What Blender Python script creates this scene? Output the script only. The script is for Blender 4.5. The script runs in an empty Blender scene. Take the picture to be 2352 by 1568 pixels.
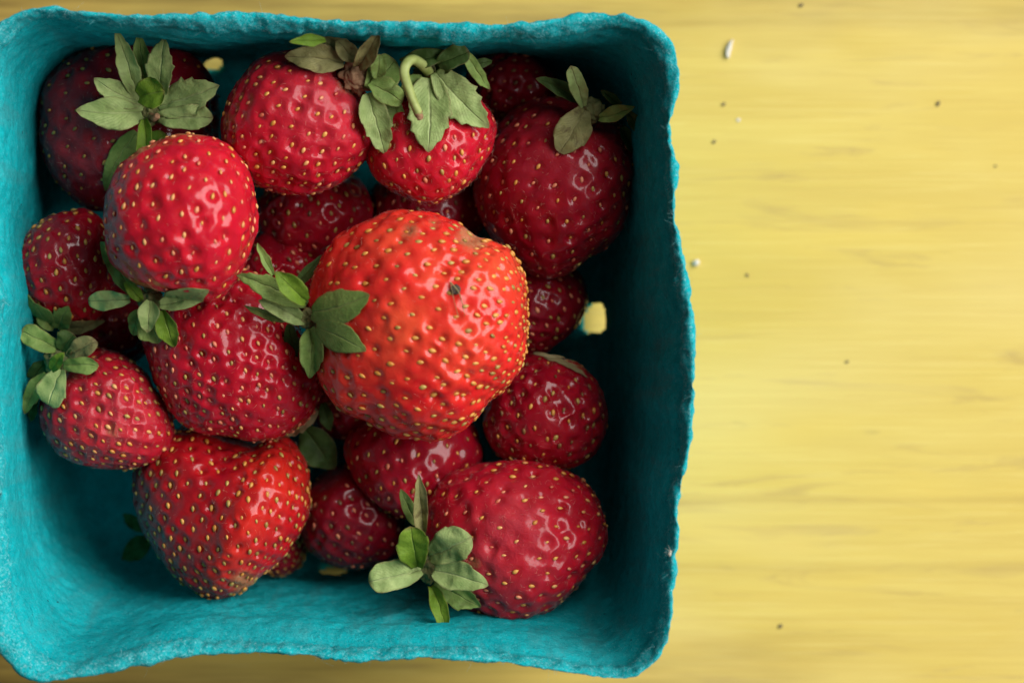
import bpy, bmesh, math, random
import numpy as np
from mathutils import Vector, Matrix
from mathutils.bvhtree import BVHTree

random.seed(7)
rng = np.random.default_rng(11)
S = bpy.context.scene
COL = S.collection
MM = 0.001

# ------------------------------------------------------------------ camera
CAM_Z = 0.512                    # camera height over the table
RIM_Z = 0.062                    # height of the basket rim
cam_d = bpy.data.cameras.new("camera")
cam = bpy.data.objects.new("camera", cam_d)
COL.objects.link(cam)
cam.location = (0, 0, CAM_Z)
cam_d.sensor_width = 36.0
cam_d.lens = 36.0 * 0.45 / 0.17
cam_d.clip_start = 0.01
cam_d.clip_end = 20
cam_d.dof.use_dof = True
cam_d.dof.focus_distance = CAM_Z - 0.047
cam_d.dof.aperture_fstop = 10.0
cam_d.dof.aperture_blades = 7
S.camera = cam

# ------------------------------------------------------------------ light
W = bpy.data.worlds.new("World")
S.world = W
W.use_nodes = True
W.node_tree.nodes["Background"].inputs[0].default_value = (1.0, 0.95, 0.94, 1)
W.node_tree.nodes["Background"].inputs[1].default_value = 0.09


def area(name, az, el, dist, sx, sy, energy, color):
    ld = bpy.data.lights.new(name, "AREA")
    ld.shape = "RECTANGLE"
    ld.size, ld.size_y = sx, sy
    ld.energy = energy
    ld.color = color
    o = bpy.data.objects.new(name, ld)
    COL.objects.link(o)
    a, e = math.radians(az), math.radians(el)
    p = Vector((math.cos(a) * math.cos(e), math.sin(a) * math.cos(e), math.sin(e))) * dist
    o.location = p
    o.rotation_euler = p.to_track_quat("Z", "Y").to_euler()
    o["kind"] = "helper"
    return o


area("window_light", 24, 45, 1.5, 1.8, 1.1, 47, (1.0, 0.975, 0.94))

# ------------------------------------------------------------------ render
S.render.engine = "CYCLES"
S.render.resolution_x, S.render.resolution_y = 1024, 682
S.cycles.samples = 128
S.cycles.use_denoising = True
S.cycles.max_bounces = 8
S.cycles.sample_clamp_indirect = 6
S.view_settings.view_transform = "Standard"
S.view_settings.look = "None"
S.view_settings.exposure = 0.0
S.view_settings.gamma = 1.0


# ------------------------------------------------------------------ helpers
def wpt(px, py, z):
    """picture position (2352 x 1568 grid) at height z -> real position in metres"""
    s = (CAM_Z - z) * (0.17 / 0.45) / 2352.0
    return Vector(((px - 1176) * s, -(py - 784) * s, z))


def to_px(P):
    s = (CAM_Z - P[..., 2]) * (0.17 / 0.45) / 2352.0
    return P[..., 0] / s + 1176, -P[..., 1] / s + 784


def _hash(ix, iy, iz, seed):
    h = (ix * 374761393 + iy * 668265263 + iz * 2147483647 + seed * 974634533) & 0xFFFFFFFF
    h = ((h ^ (h >> 13)) * 1274126177) & 0xFFFFFFFF
    h = (h ^ (h >> 16)) & 0xFFFFFFFF
    return h.astype(np.float64) / 2147483648.0 - 1.0


def vnoise(P, freq, seed=0):
    Q = np.asarray(P, dtype=np.float64) * freq + 1000.0
    I = np.floor(Q).astype(np.int64)
    F = Q - I
    F = F * F * (3 - 2 * F)
    x, y, z = I[..., 0], I[..., 1], I[..., 2]
    fx, fy, fz = F[..., 0], F[..., 1], F[..., 2]

    def L(a, b, t):
        return a + (b - a) * t
    c = lambda i, j, k: _hash(x + i, y + j, z + k, seed)
    return L(L(L(c(0, 0, 0), c(1, 0, 0), fx), L(c(0, 1, 0), c(1, 1, 0), fx), fy),
             L(L(c(0, 0, 1), c(1, 0, 1), fx), L(c(0, 1, 1), c(1, 1, 1), fx), fy), fz)


def fbm(P, freq, seed=0, octaves=3):
    v, a = 0, 1.0
    for i in range(octaves):
        v = v + a * vnoise(P, freq * 2 ** i, seed + i * 17)
        a *= 0.5
    return v


def mesh_from(name, V, F, smooth=True):
    me = bpy.data.meshes.new(name)
    me.from_pydata([tuple(v) for v in V], [], [tuple(int(i) for i in f) for f in F])
    if smooth:
        me.polygons.foreach_set("use_smooth", [True] * len(me.polygons))
    me.update()
    return me


def obj(name, data, parent=None, mat=None):
    o = bpy.data.objects.new(name, data)
    COL.objects.link(o)
    if parent is not None:
        o.parent = parent
    if mat is not None and data is not None:
        if len(data.materials) == 0:
            data.materials.append(mat)
    return o


def tag(o, label=None, cat=None, group=None, kind=None):
    if label: o["label"] = label
    if cat: o["category"] = cat
    if group: o["group"] = group
    if kind: o["kind"] = kind
    return o


class NT:
    """small node-building helper"""
    def __init__(self, name):
        self.m = bpy.data.materials.new(name)
        self.m.use_nodes = True
        self.t = self.m.node_tree
        self.t.nodes.clear()
        self.out = self.n("ShaderNodeOutputMaterial")

    def n(self, typ, **kw):
        nd = self.t.nodes.new(typ)
        for k, v in kw.items():
            setattr(nd, k, v)
        return nd

    def set(self, sock, v):
        if isinstance(v, bpy.types.NodeSocket):
            self.t.links.new(v, sock)
        elif v is not None:
            if sock.type == "RGBA" and len(v) == 3:
                v = (*v, 1)
            sock.default_value = v

    def coord(self, which="Object"):
        return self.n("ShaderNodeTexCoord").outputs[which]

    def mapping(self, vec, scale=(1, 1, 1), loc=(0, 0, 0), rot=(0, 0, 0)):
        nd = self.n("ShaderNodeMapping")
        self.set(nd.inputs["Vector"], vec)
        nd.inputs["Scale"].default_value = scale
        nd.inputs["Location"].default_value = loc
        nd.inputs["Rotation"].default_value = rot
        return nd.outputs[0]

    def noise(self, vec, scale, detail=3, rough=0.5, dist=0.0, out="Fac"):
        nd = self.n("ShaderNodeTexNoise")
        self.set(nd.inputs["Vector"], vec)
        nd.inputs["Scale"].default_value = scale
        nd.inputs["Detail"].default_value = detail
        nd.inputs["Roughness"].default_value = rough
        nd.inputs["Distortion"].default_value = dist
        return nd.outputs[out]

    def ramp(self, fac, stops, mode="LINEAR"):
        nd = self.n("ShaderNodeValToRGB")
        self.set(nd.inputs[0], fac)
        cr = nd.color_ramp
        cr.interpolation = mode
        while len(cr.elements) < len(stops):
            cr.elements.new(0.5)
        for e, (p, c) in zip(cr.elements, stops):
            e.position = p
            e.color = (*c, 1) if isinstance(c, (tuple, list)) else (c, c, c, 1)
        return nd.outputs[0]

    def mix(self, fac, a, b, blend="MIX"):
        nd = self.n("ShaderNodeMix", data_type="RGBA", blend_type=blend)
        self.set(nd.inputs[0], fac)
        self.set(nd.inputs[6], a)
        self.set(nd.inputs[7], b)
        return nd.outputs[2]

    def math(self, op, a, b=0.0, c=None, clamp=False):
        nd = self.n("ShaderNodeMath", operation=op, use_clamp=clamp)
        self.set(nd.inputs[0], a)
        self.set(nd.inputs[1], b)
        if c is not None:
            self.set(nd.inputs[2], c)
        return nd.outputs[0]

    def bump(self, h, strength, dist, normal=None):
        nd = self.n("ShaderNodeBump")
        nd.inputs["Strength"].default_value = strength
        nd.inputs["Distance"].default_value = dist
        self.set(nd.inputs["Height"], h)
        if normal is not None:
            self.set(nd.inputs["Normal"], normal)
        return nd.outputs[0]

    def bsdf(self, **kw):
        nd = self.n("ShaderNodeBsdfPrincipled")
        for k, v in kw.items():
            self.set(nd.inputs[k.replace("_", " ")], v)
        return nd

    def done(self, shader):
        self.t.links.new(shader, self.out.inputs[0])
        return self.m


# ------------------------------------------------------------------ materials
def mat_table():
    t = NT("yellow painted wood")
    co = t.coord()
    g1 = t.noise(t.mapping(co, (5, 120, 1)), 1.0, 5, 0.62, 1.6)
    g2 = t.noise(t.mapping(co, (40, 1500, 1), rot=(0, 0, 0.015)), 1.0, 4, 0.65, 0.8)
    g3 = t.noise(t.mapping(co, (26, 230, 1), loc=(3, 7, 0), rot=(0, 0, 0.24)), 1.0, 4, 0.65, 0.9)
    big = t.noise(t.mapping(co, (9, 24, 1)), 1.0, 4, 0.6, 0.5)
    c = t.mix(t.ramp(big, [(0.30, 0), (0.70, 1)]), (0.625, 0.465, 0.098), (0.705, 0.565, 0.150))
    c = t.mix(t.ramp(g1, [(0.38, 0.45), (0.55, 0.0)]), c, (0.60, 0.445, 0.105))
    c = t.mix(t.ramp(g2, [(0.34, 0.25), (0.50, 0.0)]), c, (0.55, 0.42, 0.11))
    c = t.mix(t.ramp(g2, [(0.52, 0.0), (0.68, 0.25)]), c, (0.80, 0.68, 0.24))
    c = t.mix(t.ramp(g3, [(0.56, 0.0), (0.72, 0.7)]), c, (0.47, 0.34, 0.11))
    c = t.mix(t.ramp(t.noise(t.mapping(co, (12, 60, 1), loc=(5, 1, 0)), 1.0, 3), [(0.56, 0.0), (0.74, 0.5)]), c, (0.74, 0.54, 0.10))
    c = t.mix(t.ramp(t.noise(t.mapping(co, (7, 16, 1), loc=(2, 9, 0)), 1.0, 3, 0.6, 0.4), [(0.48, 0.0), (0.68, 0.5)]), c, (0.78, 0.66, 0.26))
    # worn, browner paint with basket shade coloured in near the upper and lower left board edges
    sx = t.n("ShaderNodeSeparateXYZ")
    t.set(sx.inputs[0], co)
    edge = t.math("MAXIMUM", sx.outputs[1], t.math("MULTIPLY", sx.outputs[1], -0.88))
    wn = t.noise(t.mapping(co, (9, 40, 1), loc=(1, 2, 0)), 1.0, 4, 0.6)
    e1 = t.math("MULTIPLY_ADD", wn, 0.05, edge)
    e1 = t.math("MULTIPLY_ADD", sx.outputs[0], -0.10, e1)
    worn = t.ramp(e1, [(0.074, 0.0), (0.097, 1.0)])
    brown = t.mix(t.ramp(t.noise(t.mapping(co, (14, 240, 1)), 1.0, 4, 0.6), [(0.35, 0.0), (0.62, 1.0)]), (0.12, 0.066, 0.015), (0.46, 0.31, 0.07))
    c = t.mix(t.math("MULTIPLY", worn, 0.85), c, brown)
    # long fine cracks along the grain
    wob = t.noise(t.mapping(co, (8, 1, 1)), 1.0, 2)
    for y0, amt, w in ((-0.0299, 0.32, 0.0004), (-0.0425, 0.22, 0.0005), (0.0605, 0.2, 0.0007)):
        d = t.math("ABSOLUTE", t.math("SUBTRACT", t.math("MULTIPLY_ADD", wob, -0.004, sx.outputs[1]), y0 - 0.002))
        ln = t.ramp(t.math("DIVIDE", d, w * 3), [(0.0, amt), (1.0, 0.0)])
        fade = t.ramp(t.noise(t.mapping(co, (14, 1, 1), loc=(y0 * 90, 0, 0)), 1.0, 2), [(0.3, 0.25), (0.65, 1)])
        c = t.mix(t.math("MULTIPLY", ln, fade), c, (0.30, 0.19, 0.06))
    # grey dirt spots in the grain
    vs = t.noise(t.mapping(co, (70, 260, 1), loc=(0.4, 0.2, 0), rot=(0, 0, 0.1)), 1.0, 2, 0.5)
    c = t.mix(t.ramp(vs, [(0.70, 0.0), (0.82, 0.5)]), c, (0.36, 0.29, 0.11))
    h = t.math("MULTIPLY_ADD", g2, 0.6, g1)
    b = t.bsdf(Base_Color=c, Roughness=0.55, Specular_IOR_Level=0.25,
               Normal=t.bump(h, 0.25, 0.0006))
    return t.done(b.outputs[0])


def mat_pulp():
    t = NT("teal moulded pulp")
    co = t.coord()
    fib = t.noise(co, 2100, 4, 0.7, 1.5)
    fib2 = t.noise(t.mapping(co, (900, 900, 2600), rot=(0.3, 0.2, 0.5)), 1.0, 3, 0.6, 1.8)
    mid = t.noise(co, 420, 4, 0.65)
    big = t.noise(co, 60, 4, 0.6)
    strk = t.noise(t.mapping(co, (260, 260, 22)), 1.0, 4, 0.65, 0.4)
    att = t.n("ShaderNodeAttribute", attribute_name="rim").outputs["Fac"]
    c = t.mix(t.ramp(mid, [(0.32, 0), (0.68, 1)]), (0.001, 0.355, 0.405), (0.006, 0.500, 0.555))
    c = t.mix(t.ramp(big, [(0.50, 0.0), (0.75, 0.3)]), c, (0.050, 0.28, 0.30))
    # greyish undyed streaks running down the wall
    c = t.mix(t.math("MULTIPLY", t.ramp(strk, [(0.50, 0.0), (0.70, 0.28)]), t.math("SUBTRACT", 1.0, att)), c, (0.095, 0.235, 0.240))
    pale = t.math("MULTIPLY", t.ramp(fib, [(0.52, 0.0), (0.68, 1.0)]), t.math("MULTIPLY_ADD", att, 0.60, 0.18))
    c = t.mix(pale, c, (0.38, 0.80, 0.83))
    c = t.mix(t.ramp(fib2, [(0.30, 0.6), (0.45, 0.0)]), c, (0.0, 0.13, 0.155))
    spk = t.noise(co, 700, 1, 0.4)
    c = t.mix(t.ramp(spk, [(0.79, 0.0), (0.82, 0.8)]), c, (0.015, 0.03, 0.03))
    h = t.math("MULTIPLY_ADD", mid, 1.5, t.math("ADD", fib, fib2))
    b = t.bsdf(Base_Color=c, Roughness=0.95, Specular_IOR_Level=0.06,
               Normal=t.bump(h, 0.8, 0.00035))
    return t.done(b.outputs[0])


def mat_flesh(name, c_deep, c_main, c_light, dull=0.25, light_amt=0.3, bruise=0.2, axis=None):
    t = NT(name)
    co = t.coord()
    big = t.noise(co, 95, 3, 0.55, 0.4)
    med = t.noise(co, 420, 4, 0.6, 0.5)
    fine = t.noise(co, 1900, 3, 0.6)
    att = lambda n: t.n("ShaderNodeAttribute", attribute_name=n).outputs["Fac"]
    dim, ripe, matte, scar = att("dimple"), att("ripe"), att("matte"), att("scar")
    c = t.mix(t.ramp(big, [(0.32, 0), (0.68, 1)]), c_deep, c_main)
    f = t.math("MULTIPLY_ADD", t.ramp(med, [(0.4, 0), (0.75, 1)]), 0.30, ripe, clamp=True)
    c = t.mix(t.math("MULTIPLY", f, light_amt), c, c_light)
    c = t.mix(t.math("MULTIPLY", dim, 0.35), c, t.mix(0.5, c_main, c_light))
    br = t.noise(t.mapping(co, loc=(0.03, 0.07, 0.02)), 130, 4, 0.65, 0.8)
    brf = t.math("MULTIPLY", t.ramp(br, [(0.54, 0.0), (0.68, 1.0)]), bruise)
    c = t.mix(brf, c, (0.19, 0.012, 0.022))
    # dull, shrivelled skin
    mn = t.math("MULTIPLY", matte, t.ramp(t.noise(co, 330, 4, 0.65, 0.6), [(0.25, 0.3), (0.65, 1.0)]))
    c = t.mix(t.math("MULTIPLY", mn, 0.6), c, (0.46, 0.060, 0.080))
    # brown scar tissue
    sn = t.ramp(t.math("MULTIPLY", scar, t.math("MULTIPLY_ADD", t.noise(co, 900, 4, 0.7, 1.0), 1.3, 0.2)), [(0.30, 0.0), (0.62, 1.0)])
    c = t.mix(t.math("MULTIPLY", sn, 0.8), c, t.mix(t.noise(co, 1600, 3), (0.22, 0.07, 0.025), (0.48, 0.26, 0.13)))
    r = t.math("MULTIPLY_ADD", t.ramp(big, [(0.35, 0), (0.7, 1)]), 0.10, dull)
    r = t.math("MULTIPLY_ADD", t.math("MAXIMUM", brf, mn), 0.32, r)
    r = t.math("MULTIPLY_ADD", sn, 0.35, r)
    wr = t.noise(co, 800, 4, 0.65, 1.5)
    h = t.math("MULTIPLY_ADD", fine, 0.22, t.math("MULTIPLY", wr, t.math("MULTIPLY_ADD", t.math("ADD", mn, sn), 1.3, 0.45)))
    coat = t.math("MULTIPLY_ADD", t.math("MAXIMUM", mn, sn), -0.6, 0.72, clamp=True)
    b = t.bsdf(Base_Color=c, Roughness=r, Specular_IOR_Level=0.12, Coat_Weight=coat, Coat_Roughness=0.12, Coat_IOR=1.42,
               Subsurface_Weight=0.65, Subsurface_Radius=(1.0, 0.16, 0.10), Subsurface_Scale=0.0018,
               Normal=t.bump(h, 0.38, 0.0005))
    return t.done(b.outputs[0])


def mat_seed(name, c1, c2):
    t = NT(name)
    co = t.coord()
    rnd = t.n("ShaderNodeObjectInfo").outputs["Random"]
    f = t.math("MULTIPLY_ADD", t.noise(co, 1500, 2), 0.7, t.math("MULTIPLY", rnd, 0.5))
    c = t.mix(t.ramp(f, [(0.3, 0), (0.85, 1)]), c1, c2)
    b = t.bsdf(Base_Color=c, Roughness=0.38, Specular_IOR_Level=0.5, Subsurface_Weight=0.1,
               Subsurface_Radius=(1, 0.5, 0.2), Subsurface_Scale=0.0005)
    return t.done(b.outputs[0])


def mat_leaf(name, c1, c2, vein, blotch, blotch_amt, trans=0.28):
    t = NT(name)
    uv = t.coord("UV")
    sx = t.n("ShaderNodeSeparateXYZ")
    t.set(sx.inputs[0], uv)
    u, v = sx.outputs[0], sx.outputs[1]
    av = t.math("ABSOLUTE", t.math("SUBTRACT", v, 0.5))
    rnd = t.n("ShaderNodeObjectInfo").outputs["Random"]
    off = t.n("ShaderNodeCombineXYZ")
    t.set(off.inputs[2], t.math("MULTIPLY", rnd, 30.0))
    va = t.n("ShaderNodeVectorMath", operation="ADD")
    t.set(va.inputs[0], t.coord())
    t.set(va.inputs[1], off.outputs[0])
    co = va.outputs[0]
    big = t.noise(co, 260, 4, 0.6)
    med = t.noise(co, 1400, 3, 0.6)
    c = t.mix(t.ramp(big, [(0.3, 0), (0.7, 1)]), c1, c2)
    # veins: midrib plus raking side veins, slightly wandering
    wv = t.math("MULTIPLY_ADD", t.noise(co, 500, 2), 0.10, u)
    ph = t.math("MULTIPLY", t.math("SUBTRACT", wv, t.math("MULTIPLY", av, 0.75)), 44.0)
    sv = t.ramp(t.math("ABSOLUTE", t.math("SINE", ph)), [(0.0, 1.0), (0.22, 0.0)])
    mid = t.ramp(av, [(0.0, 1.0), (0.045, 0.0)])
    vf = t.math("MAXIMUM", t.math("MULTIPLY", sv, 0.45), mid)
    c = t.mix(t.math("MULTIPLY", vf, 0.6), c, vein)
    c = t.mix(t.ramp(med, [(0.35, 0.35), (0.6, 0.0)]), c, c1)
    bl = t.ramp(t.noise(t.mapping(co, loc=(1, 4, 2)), 330, 4, 0.65, 0.6), [(0.54, 0.0), (0.70, 1.0)])
    c = t.mix(t.math("MULTIPLY", bl, blotch_amt), c, blotch)
    edge = t.math("MAXIMUM", t.ramp(u, [(0.90, 0.0), (1.0, 1.0)]), t.ramp(av, [(0.44, 0.0), (0.5, 0.7)]))
    c = t.mix(t.math("MULTIPLY", edge, t.ramp(t.noise(co, 700, 3), [(0.3, 0.2), (0.6, 0.8)])), c, (0.20, 0.10, 0.05))
    h = t.math("SUBTRACT", t.math("MULTIPLY", med, 0.6), t.math("MULTIPLY", vf, 0.7))
    nrm = t.bump(h, 0.8, 0.00035)
    b = t.bsdf(Base_Color=c, Roughness=0.55, Specular_IOR_Level=0.25, Normal=nrm)
    tr = t.n("ShaderNodeBsdfTranslucent")
    t.set(tr.inputs[0], t.mix(1.0, c, (0.9, 1.0, 0.35), "MULTIPLY"))
    t.set(tr.inputs[1], nrm)
    mx = t.n("ShaderNodeMixShader")
    mx.inputs[0].default_value = trans
    t.t.links.new(b.outputs[0], mx.inputs[1])
    t.t.links.new(tr.outputs[0], mx.inputs[2])
    return t.done(mx.outputs[0])


def mat_plain(name, c1, c2, scale=600, rough=0.7):
    t = NT(name)
    c = t.mix(t.ramp(t.noise(t.coord(), scale, 3), [(0.3, 0), (0.7, 1)]), c1, c2)
    b = t.bsdf(Base_Color=c, Roughness=rough, Specular_IOR_Level=0.3)
    return t.done(b.outputs[0])


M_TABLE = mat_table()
M_PULP = mat_pulp()
M_FIBRE = mat_plain("loose pulp fibre", (0.10, 0.48, 0.50), (0.45, 0.72, 0.74), 300, 0.9)
M_HAIR = mat_plain("fine berry hair", (0.62, 0.32, 0.24), (0.75, 0.50, 0.38), 300, 0.6)
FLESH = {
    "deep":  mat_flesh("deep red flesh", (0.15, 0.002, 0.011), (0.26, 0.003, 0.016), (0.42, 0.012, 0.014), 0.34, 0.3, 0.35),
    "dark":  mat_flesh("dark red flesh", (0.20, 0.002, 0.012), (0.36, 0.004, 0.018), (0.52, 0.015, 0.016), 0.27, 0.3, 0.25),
    "red":   mat_flesh("red flesh", (0.31, 0.003, 0.015), (0.48, 0.005, 0.024), (0.66, 0.03, 0.02), 0.25, 0.35, 0.2),
    "bright": mat_flesh("bright red flesh", (0.40, 0.004, 0.018), (0.56, 0.007, 0.028), (0.74, 0.05, 0.03), 0.24, 0.3, 0.1),
    "ridge": mat_flesh("red flesh with orange ridge", (0.24, 0.002, 0.010), (0.40, 0.004, 0.013), (0.64, 0.026, 0.012), 0.27, 0.75, 0.2),
    "orange": mat_flesh("orange red flesh", (0.54, 0.007, 0.014), (0.68, 0.014, 0.017), (0.80, 0.105, 0.038), 0.22, 0.8, 0.03),
}
SEEDMAT = {
    "gold": mat_seed("gold seed", (0.50, 0.19, 0.025), (0.68, 0.35, 0.075)),
    "pale": mat_seed("pale seed", (0.58, 0.22, 0.06), (0.72, 0.39, 0.14)),
    "pink": mat_seed("pinkish seed", (0.55, 0.11, 0.06), (0.72, 0.28, 0.14)),
    "olive": mat_seed("olive seed", (0.26, 0.15, 0.03), (0.48, 0.33, 0.08)),
    "brown": mat_seed("brown seed", (0.12, 0.05, 0.02), (0.28, 0.14, 0.04)),
}
LEAF = {
    "pale": mat_leaf("pale sage sepal", (0.270, 0.385, 0.120), (0.500, 0.610, 0.240), (0.62, 0.69, 0.34), (0.13, 0.12, 0.045), 0.40),
    "mid": mat_leaf("green sepal", (0.165, 0.285, 0.060), (0.360, 0.490, 0.135), (0.48, 0.57, 0.21), (0.09, 0.075, 0.03), 0.45),
    "bright": mat_leaf("fresh green sepal", (0.13, 0.25, 0.018), (0.27, 0.42, 0.045), (0.36, 0.48, 0.11), (0.08, 0.13, 0.02), 0.30, 0.4),
    "dark": mat_leaf("dark green sepal", (0.040, 0.085, 0.016), (0.095, 0.165, 0.038), (0.15, 0.22, 0.07), (0.05, 0.04, 0.02), 0.4),
    "dry": mat_leaf("withered sepal", (0.21, 0.205, 0.075), (0.40, 0.37, 0.15), (0.44, 0.40, 0.20), (0.085, 0.045, 0.020), 0.75),
    "straw": mat_leaf("straw coloured sepal", (0.38, 0.32, 0.15), (0.52, 0.46, 0.24), (0.30, 0.22, 0.10), (0.22, 0.14, 0.06), 0.4),
}
M_CALYX = mat_plain("calyx core", (0.10, 0.10, 0.035), (0.22, 0.22, 0.08), 500, 0.7)
M_STEM = mat_plain("green stalk", (0.20, 0.25, 0.06), (0.36, 0.42, 0.14), 500, 0.5)
M_WITHER = mat_plain("withered stalk tip", (0.16, 0.08, 0.04), (0.34, 0.20, 0.11), 900, 0.8)

# ------------------------------------------------------------------ table
def build_table():
    bm = bmesh.new()
    bmesh.ops.create_cube(bm, size=1)
    bmesh.ops.scale(bm, vec=(0.70, 0.52, 0.022), verts=bm.verts)
    bmesh.ops.translate(bm, vec=(0.0, 0, -0.011), verts=bm.verts)
    bmesh.ops.bevel(bm, geom=bm.edges[:], offset=0.002, segments=3, affect="EDGES")
    me = bpy.data.meshes.new("tabletop")
    bm.to_mesh(me)
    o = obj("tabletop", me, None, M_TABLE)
    tag(o, "yellow painted wooden tabletop with horizontal grain and worn patches", "table", kind="structure")


build_table()

# ------------------------------------------------------------------ basket
OUTER = [(90, 18), (128, 16), (192, 27), (256, 31), (384, 34), (470, 30), (566, 27), (675, 38), (790, 47), (941, 49),
         (1014, 51), (1101, 55), (1229, 52), (1309, 36), (1399, 28), (1453, 34), (1501, 54), (1539, 90), (1558, 135),
         (1561, 192), (1552, 234), (1536, 288), (1539, 330), (1552, 378), (1553, 480), (1557, 517), (1575, 595),
         (1589, 704), (1596, 782), (1595, 868), (1593, 965), (1581, 1043), (1565, 1128), (1553, 1181), (1561, 1213),
         (1553, 1281), (1545, 1381), (1537, 1461), (1505, 1517), (1465, 1549), (1425, 1559), (1345, 1549), (1265, 1537),
         (1105, 1517), (945, 1511), (705, 1507), (624, 1501), (507, 1501), (390, 1515), (292, 1534), (195, 1555),
         (97, 1563), (70, 1559), (31, 1534), (0, 1501), (-22, 1440), (-30, 1350), (-36, 1200), (-42, 1000), (-50, 850),
         (-36, 685), (-50, 520), (-52, 320), (-46, 170), (-25, 95), (0, 52), (45, 29)]
INNER = [(77, 46), (192, 49), (320, 61), (448, 72), (598, 75), (758, 77), (886, 85), (1014, 96), (1165, 88), (1222, 91),
         (1293, 80), (1421, 66), (1469, 77), (1491, 101), (1517, 144), (1527, 198), (1521, 240), (1524, 300), (1529, 352),
         (1531, 420), (1531, 500), (1536, 529), (1546, 595), (1561, 704), (1567, 782), (1563, 837), (1569, 884),
         (1558, 938), (1567, 1004), (1552, 1082), (1539, 1133), (1537, 1213), (1525, 1281), (1519, 1381), (1510, 1430),
         (1490, 1480), (1445, 1526), (1385, 1534), (1265, 1513), (1105, 1495), (945, 1485), (705, 1479), (624, 1476),
         (468, 1468), (370, 1472), (273, 1495), (175, 1520), (97, 1509), (55, 1464), (31, 1405), (20, 1308), (12, 1191),
         (4, 1000), (-4, 850), (12, 690), (-2, 600), (-8, 400), (-12, 200), (0, 125), (29, 83)]
BC = (780, 790)
HOLES = [(1364, 731, 31, 31), (488, 155, 20, 14), (772, 1302, 34, 16), (1120, 158, 40, 18)]


def polar(points, centre):
    a = np.array([math.atan2(y - centre[1], x - centre[0]) for x, y in points])
    r = np.array([math.hypot(x - centre[0], y - centre[1]) for x, y in points])
    i = np.argsort(a)
    a, r = a[i], r[i]
    a = np.concatenate([a[-3:] - 2 * np.pi, a, a[:3] + 2 * np.pi])
    r = np.concatenate([r[-3:], r, r[:3]])
    return a, r


def polar_eval(ar, th):
    """monotone-ish cubic interpolation of a periodic radius"""
    a, r = ar
    m = np.zeros_like(r)
    d = np.diff(r) / np.maximum(np.diff(a), 1e-6)
    m[1:-1] = np.where(d[:-1] * d[1:] > 0, 2 * d[:-1] * d[1:] / np.where(np.abs(d[:-1] + d[1:]) < 1e-9, 1, d[:-1] + d[1:]), 0)
    th = (th + np.pi) % (2 * np.pi) - np.pi
    k = np.clip(np.searchsorted(a, th) - 1, 0, len(a) - 2)
    h = a[k + 1] - a[k]
    t = (th - a[k]) / h
    return (r[k] * (2 * t**3 - 3 * t**2 + 1) + h * m[k] * (t**3 - 2 * t**2 + t)
            + r[k + 1] * (-2 * t**3 + 3 * t**2) + h * m[k + 1] * (t**3 - t**2))


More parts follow.
